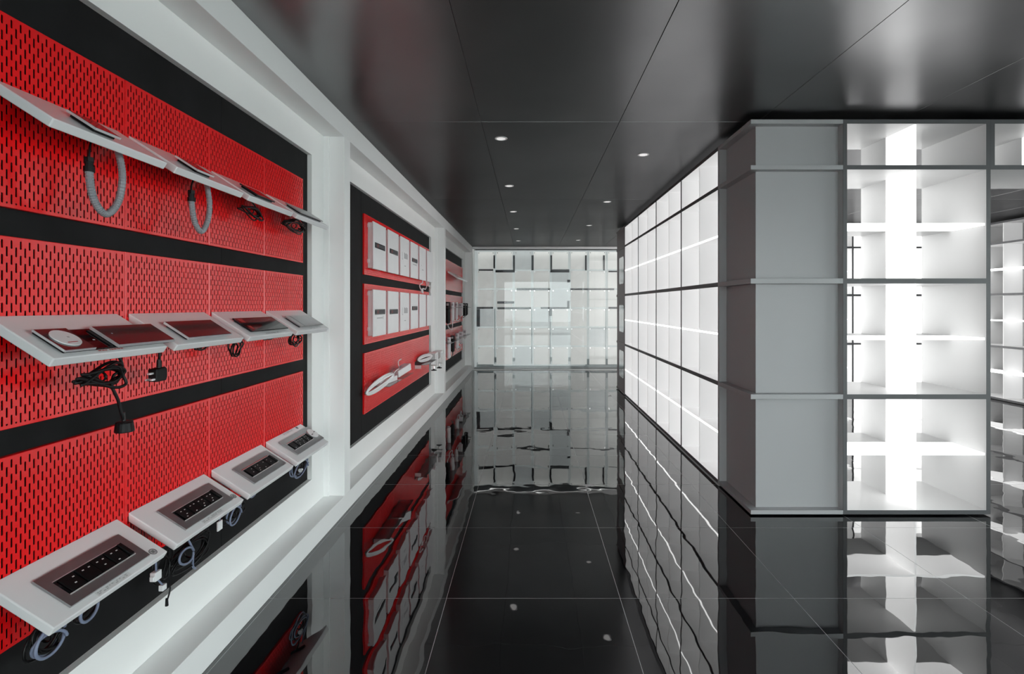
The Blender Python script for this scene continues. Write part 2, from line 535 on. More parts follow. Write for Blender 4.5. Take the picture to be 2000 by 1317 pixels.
for i in (2, 3):
    b0 = .079 if i == 2 else .076
    part('red_strip', MB().box(b0 - .004, b0 - .0005, .11 if i == 2 else .09, .335 if i == 2 else .31, 0.0066, 0.0075), MT['redprint'], trays[2, i], label='thin red strip')

# middle row
t = on_tray('sliding_socket', 'sliding socket with two mirror grey covers and white dial', 'socket', 1, 0)
part('base_plate', MB().box(.085, .180, .040, .432, 0, .006), MT['glossblack'], t, bevel=0.001)
cv = part('cover', MB().box(.086, .184, .036, .130, .0075, .013), MT['mirror'], t, bevel=0.001)
part('cover_edge', MB().box(.1842, .1857, .036, .130, .0075, .013).box(.086, .184, .0343, .0358, .0075, .013), MT['silver'], cv)
dl = part('dial', MB().cyl((.134, .083, .0132), .036, .003, 'z', 40), MT['whitep'], cv, bevel=0.0008)
part('dial_print', marks(.130, .138, .070, .094, .0164, 2, 1), MT['greyprint'], cv)
part('dial_line', MB().box(.154, .157, .068, .098, .0164, .0167), MT['redprint'], cv)
cv = part('cover', MB().box(.090, .186, .206, .440, .0085, .0165), MT['mirror'], t, bevel=0.001)
part('cover_edge', MB().box(.1862, .188, .206, .440, .0085, .0165).box(.090, .186, .2040, .2058, .0085, .0165), MT['silver'], cv)
part('logo_print', MB().box(.128, .132, .236, .241, .0166, .0168), MT['greyprint'], cv)
part('runner', MB().box(.095, .175, .19, .2, .0061, .0083).box(.095, .175, .40, .43, .0061, .0083), MT['black'], t)
part('indicator', marks(.138, .144, .168, .176, .0062, 5, 1), MT['sticker'], t)
part('label_sticker', MB().box(.173, .190, .142, .262, .0002, .0005), MT['sticker'], trays[1, 0])
part('label_print', marks(.176, .188, .146, .235, .0006, 14, 2), MT['redprint'], trays[1, 0])

def flat_plate(r, i, name, label, cat, u0, u1, v0, v1, z, m, edge=True, foot=0.006):
    t = on_tray(name, label, cat, r, i)
    part('back_box', MB().box(v0 + .008, v1 - .008, u0 + .008, u1 - .008, 0, z - foot), MT['black'], t)
    fp = part('face_plate', MB().box(v0, v1, u0, u1, z - foot + .0003, z), m, t, bevel=0.0012)
    if edge:
        part('edge_trim', MB().box(v1 + .0002, v1 + .0022, u0 - .002, u1, z - foot, z - .0006).box(v0, v1, u0 - .0022, u0 - .0002, z - foot, z - .0006), MT['silver'], t)
    return t, fp
flat_plate(1, 1, 'switch_plate', 'wide mirror grey plate with silver rim on the second middle tray', 'switch', .067, .327, .080, .181, .015, MT['mirror'], True, .008)
t, fp = flat_plate(1, 2, 'touch_tablet', 'black glass tablet with two faint red shapes on the third middle tray', 'tablet', .046, .381, .070, .173, .010, MT['glossblack'], False)
for k, cc in enumerate((.092, .146)):
    part('red_shape', MB().prism([(cc - .016, .066), (cc + .012, .070), (cc + .014, .098 - k * .012), (cc - .012, .104 - k * .012)], .0102, .0104, 'xyz'), MT['redprint'], fp, fix=True)  # flat red shapes on the black glass
part('label_print', marks(.183, .188, .150, .27, .0003, 21, 1), MT['print'], trays[1, 2])
t, fp = flat_plate(1, 3, 'two_part_plate', 'matt grey two-part plate on the farthest middle tray', 'switch', .067, .365, .071, .172, .011, MT['steel'], False)
part('groove', MB().box(.071, .172, .118, .1205, .0111, .0114), MT['print'], fp)
part('label_print', marks(.182, .187, .17, .28, .0003, 22, 1), MT['greyprint'], trays[1, 3])

# top row
flat_plate(0, 0, 'square_switch_plate', 'small square mirror plate on the nearest top tray above a grey hose', 'switch', .135, .222, .085, .178, .015, MT['mirror'], True, .007)
flat_plate(0, 1, 'square_switch_plate', 'small square mirror plate on the second top tray above a grey hose', 'switch', .118, .215, .085, .178, .015, MT['mirror'], True, .007)
flat_plate(0, 2, 'glass_switch', 'black glass switch plate on the third top tray', 'switch', .078, .235, .085, .178, .012, MT['glossblack'], False)
flat_plate(0, 3, 'long_switch_plate', 'long grey plate on the farthest top tray beside the upright', 'switch', .060, .350, .080, .176, .012, MT['steel'], False)

# one long tray in the far bay
t = thing('display_tray', 'long white tilted tray alone in the top row of the farthest bay', 'display tray', (-1.3435, 8.55, 1.92), (0, TH, 0))
put('board', tray_mesh(1.36), t)

# ------------------------------------------------------------------ hoses, cables and plugs under the nearest trays
def hose(label, path, wire, conn):
    t = thing('conduit_hose', label, 'hose', conn, group='grey corrugated hoses under the top trays')
    o = Vector(conn)
    sp = spline(path, 11)
    part('corrugated_hose', MB().tube([p - o for p in sp], 0.0098, 12, ribs=0.07), MT['hose'], t, smooth=False)
    part('connector', MB().cyl((0, 0, -0.020), 0.0135, 0.014, 'z', 12).cyl((0, 0, -0.006), 0.010, 0.014, 'z', 12).cyl((0, 0, 0.008), 0.012, 0.012, 'z', 6), MT['black'], t)
    part('lead', MB().tube([Vector(p) - o for p in spline(wire, 6)], 0.0028, 8), MT['rubber'], t, smooth=True)
hose('larger grey corrugated hose loop hanging under the nearest top tray',
     [(-1.235, 1.464, 1.726), (-1.235, 1.469, 1.684), (-1.236, 1.483, 1.648), (-1.236, 1.504, 1.624), (-1.237, 1.528, 1.618), (-1.237, 1.554, 1.638), (-1.237, 1.576, 1.677), (-1.237, 1.586, 1.734), (-1.238, 1.582, 1.779), (-1.240, 1.570, 1.825)],
     [(-1.240, 1.478, 1.822), (-1.237, 1.468, 1.79), (-1.235, 1.464, 1.763)], (-1.235, 1.464, 1.745))
hose('farther grey corrugated hose loop hanging under the second top tray',
     [(-1.235, 1.907, 1.731), (-1.235, 1.916, 1.682), (-1.236, 1.934, 1.648), (-1.236, 1.961, 1.629), (-1.237, 1.988, 1.646), (-1.237, 2.011, 1.689), (-1.237, 2.017, 1.749), (-1.240, 2.004, 1.825)],
     [(-1.240, 1.928, 1.822), (-1.237, 1.911, 1.79), (-1.235, 1.907, 1.768)], (-1.235, 1.907, 1.750))

def coil_path(c, hy, hz, hx, n, seed, eight=0.0):
    """a hand-wound bundle: n slightly different loops about c in the wall plane"""
    q = random.Random(seed)
    out = []
    k = 18
    cy = cz = 0
    for i in range(n):
        a, b = hy * q.uniform(.75, 1.0), hz * q.uniform(.65, 1.0)
        ty = q.uniform(-.5, .5)
        ph = q.uniform(0, .3)
        oy, oz = q.uniform(-.12, .12) * hy, q.uniform(-.15, .15) * hz
        for j in range(k):
            th = 2 * PI * j / k + ph
            y, z = math.cos(th), math.sin(th)
            if eight:
                z = z * (1 - eight) + eight * math.sin(2 * th)
            y2 = y * a + oy; z2 = z * b + ty * y * b + oz
            out.append((c[0] + hx * math.sin(th * .5 + i * 1.7), c[1] + y2, c[2] + z2))
    return out

def cable(label, c, hy, hz, n, seed, m='rubber', r=0.0034, eight=0.0, up=None, tail=None, tie=True, group='cable bundles under the trays', hx=0.012, name='cable_bundle', parts=None):
    t = thing(name, label, 'cable', c, group=group)
    o = Vector(c)
    path = coil_path(c, hy, hz, hx, n, seed, eight)
    if up:
        path = [up] + [tuple((Vector(up) + Vector(path[0])) / 2 + Vector((.004, 0, 0)))] + path
    if tail:
        path = path + list(tail)
    part('cord', MB().tube([p - o for p in spline(path, 3)], r, 7), MT[m], t, smooth=True)
    if tie:
        part('cable_tie', MB().ring((0, 0, 0), max(hz * .30, .008), max(hz * .30, .008) + .003, .006, 14), MT['rubber'], t, rot=(0, PI / 2, PI / 2))
    return t

# under the middle row
t = cable('big black power cord wound in a figure of eight under the nearest middle tray', (-1.232, 1.500, 1.145), .092, .036, 6, 11, eight=.35, r=.0044, up=(-1.235, 1.56, 1.208),
          tail=[(-1.225, 1.530, 1.12), (-1.222, 1.550, 1.07), (-1.222, 1.562, 1.03), (-1.222, 1.571, 1.005)])
part('plug', MB().cyl((.010, .075, -.176), .026, .030, 'z', 22, .022).box(-.004, .024, .055, .095, -.150, -.143), MT['black'], t, bevel=0.003)
part('strain_relief', MB().cyl((.010, .072, -.147), .006, .03, 'z', 10, .004), MT['rubber'], t)
t = thing('power_plug', 'black three-pin plug with silver pins hanging under the middle trays', 'plug', (-1.25, 1.757, 1.118))
part('body', MB().prism([(-.026, -.022), (.020, -.022), (.026, -.010), (.026, .016), (.018, .024), (-.026, .020)], -.016, .014, 'yzx'), MT['black'], t, bevel=0.003, fix=True)
part('pin', MB().box(-.004, .004, -.046, -.024, .004, .010), MT['silver'], t)
part('pin', MB().box(.004, .010, -.044, -.024, -.016, -.010), MT['silver'], t)
part('pin', MB().box(-.012, -.006, -.044, -.024, -.016, -.010), MT['silver'], t)
part('strain_relief', MB().cyl((0, .004, .02), .008, .03, 'z', 10, .006), MT['rubber'], t)
part('cord', MB().tube([(0, .004, .045), (0, .007, .068), (-.01, .010, .098)], .0045, 8), MT['rubber'], t, smooth=True)
cable('black cord loops hanging between the second and third middle trays', (-1.25, 2.222, 1.168), .042, .036, 3, 12, up=(-1.25, 2.26, 1.228), tie=False)
cable('short black cord sagging just below the second middle tray', (-1.25, 1.985, 1.192), .040, .010, 2, 13, up=(-1.25, 2.01, 1.225), tie=False)
cable('small round coil of black cord under the farthest middle tray', (-1.25, 2.785, 1.168), .062, .036, 4, 14, up=(-1.25, 2.75, 1.226))
cable('short black cord just below the third middle tray', (-1.25, 2.50, 1.197), .04, .010, 2, 15, up=(-1.25, 2.52, 1.228), tie=False)
# under the top row
cable('flat tangle of black cord under the third top tray', (-1.265, 2.372, 1.778), .088, .030, 5, 16, eight=.3, r=.0032, up=(-1.265, 2.34, 1.838), tail=[(-1.262, 2.43, 1.76), (-1.26, 2.462, 1.748)])
cable('loose tangle of black cord under the farthest top tray', (-1.265, 2.80, 1.778), .125, .040, 6, 17, eight=.25, r=.0032, up=(-1.265, 2.85, 1.836), tail=[(-1.27, 2.93, 1.76), (-1.30, 2.99, 1.78), (-1.345, 3.04, 1.83)])
# under the bottom row
cable('black cables looped below the near end of the nearest bottom tray', (-1.272, 1.372, .478), .048, .042, 4, 18, up=(-1.275, 1.40, .575))
cable('blue-grey cable looped below the near end of the nearest bottom tray', (-1.258, 1.366, .470), .052, .040, 2, 19, m='greycable', r=.0042, up=(-1.26, 1.42, .565), tie=False)
cable('black cable arc below the middle of the nearest bottom tray', (-1.268, 1.492, .492), .050, .036, 2, 20, up=(-1.27, 1.50, .57), tie=False)
cable('blue-grey cable arc below the middle of the nearest bottom tray', (-1.258, 1.488, .486), .046, .034, 1, 21, m='greycable', r=.0042, up=(-1.26, 1.53, .565), tie=False)
t = cable('thin black cable dangling past white connectors between bottom trays', (-1.275, 1.812, .452), .038, .060, 3, 22, r=.0026, up=(-1.28, 1.84, .575), tail=[(-1.27, 1.838, .40), (-1.268, 1.842, .35), (-1.266, 1.822, .315)], tie=False)
part('plug_tip', MB().cyl((.009, .010, -.150), .0055, .026, 'z', 10, .004), MT['black'], t)
t = thing('connector_lead', 'pair of white plug connectors on a short lead below the nearest bottom tray', 'connector', (-1.262, 1.764, .437))
part('connector', MB().box(-.010, .010, -.016, .014, -.014, .016).box(-.007, .007, -.022, -.016, -.010, .006), MT['whitep'], t, bevel=0.002)
part('connector', MB().box(-.008, .008, .022, .042, -.066, -.046), MT['whitep'], t, bevel=0.002)
part('lead', MB().tube(spline([(0, 0, .085), (.002, -.004, .05), (0, 0, .016)], 5), .0035, 7).tube(spline([(0, .006, -.014), (.002, .016, -.03), (0, .03, -.046)], 5), .003, 7), MT['greycable'], t, smooth=True)
cable('dense black cable tangle under the second bottom tray', (-1.288, 1.975, .415), .115, .062, 7, 23, eight=.2, r=.003, up=(-1.285, 1.95, .565))
cable('stray blue-grey cable in the tangle under the second bottom tray', (-1.272, 1.930, .425), .052, .030, 1, 24, m='greycable', r=.0042, up=(-1.28, 1.89, .57), tie=False, tail=[(-1.28, 1.985, .36), (-1.29, 2.015, .335)])
cable('blue-grey cable coil between the second and third bottom trays', (-1.280, 2.255, .445), .060, .036, 2, 25, m='greycable', r=.0038, up=(-1.285, 2.20, .56))
cable('black cable coil between the second and third bottom trays', (-1.292, 2.270, .450), .075, .038, 4, 26, r=.003, up=(-1.29, 2.24, .56), tie=False)
t = thing('connector_lead', 'single pale ribbon connector under the second bottom tray', 'connector', (-1.275, 2.148, .452))
part('connector', MB().box(-.003, .003, -.016, .016, -.026, .012), MT['whitep'], t, bevel=0.001)
part('lead', MB().tube(spline([(0, 0, .105), (.002, .004, .06), (0, 0, .012)], 5), .003, 7), MT['greycable'], t, smooth=True)
cable('small blue-grey cable loop below the third bottom tray', (-1.285, 2.43, .492), .050, .026, 1, 27, m='greycable', r=.0036, up=(-1.285, 2.46, .56), tie=False)
cable('black cable coil under the farthest bottom tray', (-1.295, 2.93, .455), .095, .052, 5, 28, r=.0034, up=(-1.29, 2.90, .56))
cable('blue-grey cable rings under the farthest bottom tray', (-1.282, 2.915, .448), .105, .052, 3, 29, m='greycable', r=.0036, up=(-1.285, 2.95, .56), tie=False)
part('wire_nut', MB().cyl((0, 0, 0), .011, .024, 'y', 12, .006), MT['clearp'], tag(thing('wire_connector', 'pale round wire connector in the coil under the farthest bottom tray', 'connector', (-1.258, 2.862, .445))))

# ------------------------------------------------------------------ second bay: distribution boxes
def dist_box(y, z0, label, win, logo_kind, seed):
    W, H, X1 = 0.378, 0.394, 0.0488
    t = thing('distribution_box', label, 'electrical box', (XD + 0.0005, y, z0), group='white distribution boxes in the second bay')
    part('body', MB().box(0, 0.036, 0.008, W - 0.008, 0.008, H - 0.008), MT['whitep'], t)
    cv = part('cover', MB().box(0.0363, X1, 0, W, 0, H), MT['whitep'], t, bevel=0.003)
    for zz in (.05, H - .05):
        part('mounting_lug', MB().box(0, .012, -.006, .0075, zz, zz + .03), MT['whitep'], t)
    xf = X1
    if win:
        y0, y1, zc = win
        part('window', MB().box(xf + .0002, xf + .0012, y0, y1, zc - .023, zc + .023), MT['glossblack'], cv)
        n = 7
        for k in range(n):
            a = y0 + .012 + (y1 - y0 - .024) * k / n
            part('breaker', MB().box(xf + .0013, xf + .006, a, a + (y1 - y0 - .024) / n - .003, zc - .014, zc + .014), MT['dimred'] if k == 1 else MT['print'], cv)
    if logo_kind == 'bracket':
        m = MB()
        zc = .21
        m.box(xf + .0002, xf + .001, .07, .076, zc - .045, zc + .03).box(xf + .0002, xf + .001, .07, .10, zc - .045, zc - .039)
        for k in range(4):
            m.box(xf + .0002, xf + .001, .15 + k * .04, .178 + k * .04, zc - .03, zc + .03 - .006 * (k % 2))
        part('logo_print', m, MT['greyprint'], cv)
        part('text_print', MB().box(xf + .0002, xf + .0008, .16, .22, .10, .108), MT['greyprint'], cv)
    elif logo_kind == 'text':
        m = MB()
        q = random.Random(seed); a = .10
        while a < .27:
            wd = q.uniform(.008, .02)
            m.box(xf + .0002, xf + .0008, a, a + wd, .148, .158)
            a += wd + .006
        m.box(xf + .0002, xf + .0008, .278, .288, .140, .168)
        part('text_print', m, MT['greyprint'], cv)
    elif logo_kind == 'dot':
        part('logo_print', MB().box(xf + .0002, xf + .0008, .10, .112, .17, .18).box(xf + .0002, xf + .0008, .13, .22, .12, .128), MT['greyprint'], cv)
ordn = ['first', 'second', 'third', 'fourth', 'fifth', 'last']
for r, z0 in enumerate((1.656, 1.090)):
    spec = [((.04, .345, .202 if r == 0 else .205), None if r == 0 else 'text'), ((.045, .345, .202), None), (None, 'bracket'), ((.055, .325, .200 if r == 0 else .23), 'text' if r == 0 else None), (None, 'dot' if r == 0 else None), (None, None)]
    for k in range(6):
        what = 'with a dark breaker window' if spec[k][0] else ('with a grey bracket logo' if spec[k][1] == 'bracket' else 'with a plain front')
        dist_box(4.33 + .4545 * k, z0, 'white wall box %s, %s from the viewer in the %s row' % (what, ordn[k], 'upper' if r == 0 else 'lower'), spec[k][0], spec[k][1], k + r * 9)

# white leads hanging between the two rows
def lead(label, path, r=.006, m='whitep', name='power_lead', group=None, ends=True, n=7):
    t = thing(name, label, 'cable', path[0], group=group)
    o = Vector(path[0])
    part('cord', MB().tube([p - o for p in spline(path, n)], r, 8), MT[m], t, smooth=True)
    if ends:
        e = Vector(path[-1]) - o
        part('plug', MB().box(e.x - .012, e.x + .012, e.y - .02, e.y + .02, e.z - .05, e.z + .004), MT[m], t, bevel=.004)
    return t
lead('white lead looping down between the upper and lower wall boxes', [(-1.318, 6.42, 1.66), (-1.312, 6.40, 1.63), (-1.31, 6.25, 1.605), (-1.31, 6.22, 1.575), (-1.312, 6.30, 1.545), (-1.315, 6.42, 1.535), (-1.316, 6.44, 1.50)], ends=False)
lead('white lead with a plug below the fifth upper wall box', [(-1.32, 6.64, 1.66), (-1.312, 6.66, 1.61), (-1.31, 6.56, 1.555), (-1.31, 6.46, 1.560), (-1.31, 6.36, 1.555)])
lead('white lead with an end plug below the last upper wall box', [(-1.318, 6.74, 1.66), (-1.312, 6.79, 1.60), (-1.31, 6.86, 1.61), (-1.31, 6.86, 1.57)])

# bottom row of the second bay: small shelves with adapters
def acrylic_shelf(label, y0, y1, z, depth=.144, back=.035, m='acrylic', x=XD):
    t = thing('acrylic_shelf', label, 'shelf', (x + .0005, y0, z), group='small clear shelves on the pegboards')
    part('plate', MB().box(0.0045, depth, 0, y1 - y0, -.005, 0), MT[m], t)
    part('back_lip', MB().box(0, .004, 0, y1 - y0, -.005, back), MT[m], t)
    return t
acrylic_shelf('clear shelf with white adapter and coiled lead, nearest on the lower pegboard', 4.47, 4.925, .656, m='acrylic')
acrylic_shelf('clear shelf with a tilted white adapter, second on the lower pegboard', 4.965, 5.394, .658, m='acrylic')
t = acrylic_shelf('clear shelf with clamp sockets at the far end of the lower pegboard', 6.10, 7.12, .656, m='acrylic')
for yy in (.0, .88):
    part('side_bracket', MB().box(.0045, .075, yy, yy + .004, -.045, -.0055), MT['whitep'], t)

def adapter(label, loc, rot, size, leadp=None):
    sx, sy, sz = size
    t = thing('power_adapter', label, 'adapter', loc, rot, 'white adapters on the second bay')
    part('body', MB().box(0, sx, 0, sy, 0, sz), MT['whitep'], t, bevel=.005)
    part('cap', MB().box(.003, sx - .003, -.006, 0, .003, sz - .003), MT['sticker'], t)
    part('label_print', marks(.02, sx - .02, .03, sy * .6, sz + .0003, 31), MT['greyprint'], t)
    return t
adapter('long white adapter box lying on the nearest clear shelf', (-1.336, 4.475, .6566), (0, 0, -.12), (.062, .39, .046))
adapter('tilted white adapter box on the second clear shelf', (-1.318, 4.985, .664), (.16, 0, -.22), (.078, .27, .066))
coilp = []
for k in range(5):
    for j in range(16):
        a = 2 * PI * j / 16
        coilp.append((-1.262 + .052 * math.cos(a) + .006 * math.sin(a + k), 4.415 + (.20 + .008 * k) * math.cos(a), .690 + (.022 + .006 * k) * math.sin(a) + .045 * math.cos(a)))
o = thing('coiled_lead', 'thick white coiled lead spilling over the nearest clear shelf', 'cable', (-1.262, 4.415, .690))
part('cord', MB().tube([p - Vector((-1.262, 4.415, .690)) for p in spline(coilp, 2)], .0062, 7), MT['whitep'], o, smooth=True)
lead('thin white lead curling between the first two adapters', [(-1.27, 4.82, .70), (-1.25, 4.90, .745), (-1.26, 5.02, .74), (-1.28, 5.10, .76), (-1.29, 5.13, .80), (-1.285, 5.22, .815)], r=.005, ends=False)
coilp = []
for k in range(4):
    for j in range(14):
        a = 2 * PI * j / 14
        coilp.append((-1.285 + .03 * math.cos(a) + .01 * math.sin(a + k), 6.42 + (.22 + .015 * k) * math.cos(a), .706 + (.016 + .008 * k) * math.sin(a)))
o = thing('coiled_lead', 'white coiled lead on the far clear shelf', 'cable', (-1.285, 6.42, .706))
part('cord', MB().tube([p - Vector((-1.285, 6.42, .706)) for p in spline(coilp, 2)], .0065, 7), MT['whitep'], o, smooth=True)
def clamp_socket(label, y, x):
    t = thing('clamp_socket', label, 'socket', (x, y, .6565), group='white clamp sockets on the far clear shelf')
    part('head', MB().box(-.055, .055, -.06, .10, 0.0, .085), MT['whitep'], t, bevel=.006)
    part('socket_face', MB().box(-.045, .045, -.0605, -.0602, .012, .074), MT['sticker'], t)
    part('arm', MB().box(.056, .068, -.03, .03, -.075, .06).box(-.02, .068, -.03, .03, -.083, -.0752), MT['whitep'], t)
    part('screw', MB().cyl((.02, 0, -.13), .007, .047, 'z', 10), MT['chrome'], t)
    part('knob', MB().cyl((.02, 0, -.145), .038, .010, 'z', 18, .030).cyl((.02, 0, -.135), .014, .01, 'z', 12), MT['black'], t)
clamp_socket('white clamp socket with black knob, nearer one under the far shelf', 6.74, -1.255)
clamp_socket('white clamp socket with black knob, farther one at the shelf end', 7.00, -1.232)

# ------------------------------------------------------------------ third bay: pop-up socket columns
def holed_shelf(label, z, cols, y0, y1):
    t = thing('holed_shelf', label, 'shelf', (XD + .0005, y0, z), group='clear holed shelves in the farthest bay')
    m = MB()
    xa, xb = .045, .125
    m.box(0, xa, 0, y1 - y0, -.006, 0).box(xb, .17, 0, y1 - y0, -.006, 0)
    e = [0]
    for c, r in cols:
        e += [c - y0 - r - .002, c - y0 + r + .002]
    e.append(y1 - y0)
    for a, b in zip(e[0::2], e[1::2]):
        if b > a:
            m.box(xa, xb, a, b, -.006, 0)
    part('plate', m, MT['acrylic'], t)
def popup(label, y, z, up, down, r, m, square=False, x=-1.2585):
    t = thing('popup_socket', label, 'socket', (x, y, z), group='pop-up socket columns in the farthest bay')
    if square:
        part('column', MB().box(-r, r, -r, r, -down, up), m, t, bevel=.006)
        part('collar', MB().box(-r - .006, r + .006, -r - .006, -r - .0005, .0006, .008).box(-r - .006, r + .006, r + .0005, r + .006, .0006, .008), m, t)
    else:
        part('column', MB().cyl((0, 0, -down), r, up + down, 'z', 24), m, t, bevel=.003)
        part('collar', MB().ring((0, 0, .0006), r + .0005, r + .010, .005, 24), m, t)
    part('socket_mark', MB().box(-r * .5, r * .5, -r - .0012, -r - .0002, up * .35, up * .75), MT['greyprint'], t)
    part('base_cap', MB().cyl((0, 0, -down - .016), r * .6, .0155, 'z', 14), m, t)
W_, K_ = MT['whitep'], MT['black']
r2 = [(8.05, .088, .235, .036, K_, False), (8.50, .086, .215, .036, W_, False), (8.95, .088, .200, .030, W_, False), (9.50, .076, .150, .040, W_, True), (9.98, .078, .150, .036, K_, True), (10.32, .078, .150, .036, K_, True)]
r3 = [(8.10, .072, .240, .035, W_, False), (8.52, .075, .178, .034, K_, False), (9.02, .088, .165, .036, W_, False), (9.55, .085, .120, .038, W_, True), (10.12, .100, .060, .036, W_, True)]
holed_shelf('clear shelf holding six columns in the middle row of the farthest bay', 1.318, [(a[0], a[3]) for a in r2], 7.75, 10.43)
holed_shelf('clear shelf holding five columns in the lower row of the farthest bay', .785, [(a[0], a[3]) for a in r3], 7.75, 10.43)
for rr, z, rn in ((r2, 1.318, 'middle'), (r3, .785, 'lower')):
    for k, a in enumerate(rr):
        popup('%s %s pop-up socket column, %s from the viewer on the %s clear shelf' % ('black' if a[4] is K_ else 'white', 'square' if a[5] else 'round', ordn[k] if k < 5 or rn == 'middle' else 'last', rn), a[0], z, a[1], a[2], a[3], a[4], a[5])
lead('white lead looped below the first columns of the middle shelf', [(-1.2585, 8.03, 1.07), (-1.255, 8.06, 1.02), (-1.25, 8.22, .975), (-1.25, 8.38, .975), (-1.255, 8.49, 1.02), (-1.2585, 8.50, 1.085)], r=.007, ends=False)
lead('white lead swinging from the square column of the middle shelf', [(-1.2585, 8.95, 1.10), (-1.25, 9.05, 1.085), (-1.25, 9.3, 1.10), (-1.255, 9.47, 1.13), (-1.2585, 9.50, 1.153)], r=.007, ends=False)
lead('black leads below the square black columns of the middle shelf', [(-1.2585, 9.62, 1.12), (-1.25, 9.8, 1.12), (-1.255, 10.1, 1.14), (-1.2585, 10.32, 1.153)], r=.007, m='rubber', ends=False)
lead('thin black lead below the black column of the lower shelf', [(-1.2585, 8.52, .592), (-1.25, 8.50, .56), (-1.26, 8.42, .52)], r=.006, m='rubber', ends=False)
lead('white leads curling below the square column of the lower shelf', [(-1.2585, 9.02, .605), (-1.25, 9.08, .57), (-1.25, 9.22, .575), (-1.25, 9.30, .63), (-1.25, 9.40, .58), (-1.25, 9.52, .58), (-1.2585, 9.55, .650)], r=.007, ends=False)

# ------------------------------------------------------------------ lit shelving
LV = [(0.010, 0.036), (0.749, 0.780), (1.491, 1.524), (2.223, 2.251), (2.517, 2.544)]
T = 0.026
HALF = 0.282
_shelf_cache = {}
def cm(key, fn):
    if key not in _shelf_cache:
        _shelf_cache[key] = fn()
    return _shelf_cache[key]
def bmesh_box(a, m, name, bevel=0.0):
    key = (name, m.name) + tuple(round(v, 4) for v in a)
    return cm(key, lambda: MB().box(*a).mesh(name, m, bevel=bevel))

def shelf_unit(label, loc, rz, W, D=0.555, group='', levels=(0, 1, 2, 3, 4), rear_lit=False, closed=False, core=False, full_post=True, end_post=False, wallm='shelfw'):
    t = thing('lit_shelf_unit', label, 'shelf', loc, (0, 0, rz), group)
    lo = LV[levels[0]][0]
    plo = 0.010 if full_post else lo
    fr = 0.003
    def body(name, a, edge):
        o = put(name, bmesh_box(a, MT[wallm], name), t)
        put('edge_band', bmesh_box(edge, MT['edge'], 'edge_band'), o)
    body('side_panel', (0, T, fr, D, plo, 2.544), (0, T, 0, fr - .0002, plo, 2.544))
    if end_post:
        body('side_panel', (W, W + T, fr, D, plo, 2.544), (W, W + T, 0, fr - .0002, plo, 2.544))
    for k in levels:
        z0, z1 = LV[k]
        body('shelf_board', (T, W, fr, D, z0, z1), (T, W, 0, fr - .0002, z0, z1))
    xm = (T + W) / 2
    for k in range(len(levels) - 1):
        z0, z1 = LV[levels[k]][1], LV[levels[k + 1]][0]
        zm = (z0 + z1) / 2
        tall = z1 - z0 > 0.4
        spans = [(z0, zm - .007), (zm + .007, z1)] if tall else [(z0, z1)]
        if tall:
            ls = put('light_shelf', bmesh_box((T, W, .012, HALF, zm - .007, zm + .007), MT['softglow' if wallm == 'softglow' else 'glow'], 'light_shelf'), t)
            if wallm == 'softglow':
                put('lit_edge', bmesh_box((T, W, .006, .0118, zm - .007, zm + .007), MT['brightglow'], 'lit_edge'), ls)
            put('rear_shelf', bmesh_box((T, W, HALF + .004, D, zm - .007, zm + .007), MT['glow' if rear_lit else 'shelfw'], 'rear_shelf'), t)
        for a, b in spans:
            put('light_divider', bmesh_box((xm - .006, xm + .006, .014, HALF, a, b), MT['softglow' if wallm.startswith('soft') else 'glow'], 'light_divider'), t)
            put('rear_divider', bmesh_box((xm - .006, xm + .006, HALF + .004, D, a, b), MT['glow' if rear_lit else 'shelfw'], 'rear_divider'), t)
    if core:
        put('light_core', bmesh_box((T, W, HALF + .0005, HALF + .0035, LV[0][1], 2.517), MT['glow'], 'light_core'), t)
    if closed:
        put('back_panel', bmesh_box((0, W, D + .0005, D + .012, plo, 2.544), MT['brightglow' if wallm == 'softglow' else 'shelfw'], 'back_panel'), t)  # aisle backs are added emitters, out of view, lighting the left wall
    return t

# island: row along the aisle
g1 = 'lit shelf units along the aisle'
for i, nm in enumerate(('nearest', 'second', 'third', 'farthest')):
    shelf_unit('white glowing shelf unit along the aisle, %s from the grey corner column' % nm, (1.418, 3.935 + .969 * (i + 1), 0), -PI / 2, .969, .555, g1, wallm='softglow', closed=True)
# front unit and the header over the passage
shelf_unit('white glowing shelf unit facing the viewer, right of the grey corner column', (2.010, 3.349, 0), 0, .92, .555, 'lit shelf units facing the viewer', end_post=True)
for i, nm in enumerate(('first', 'second')):
    shelf_unit('glowing single-tier shelf box over the passage, %s from the tall front unit' % nm, (2.957 + .92 * i, 3.349, 0), 0, .92, .555, 'shelf boxes above the passage', levels=(3, 4), full_post=False)
# far row of the island
for i, nm in enumerate(('first', 'second', 'third', 'fourth', 'fifth', 'sixth')):
    shelf_unit('glowing shelf unit in the island back row, %s from the aisle' % nm, (1.480 + .86 * i, 7.97, 0), 0, .86, .56, 'lit shelf units in the back row', rear_lit=True, core=True)
# shelving on the right-hand wall
for i, nm in enumerate(('nearest', 'second', 'third', 'farthest')):
    shelf_unit('closed-back shelf unit on the far right wall, %s from the viewer' % nm, (6.672, 3.99 + .97 * (i + 1), 0), -PI / 2, .97, .555, 'shelf units on the right wall', closed=True, wallm='softwall')

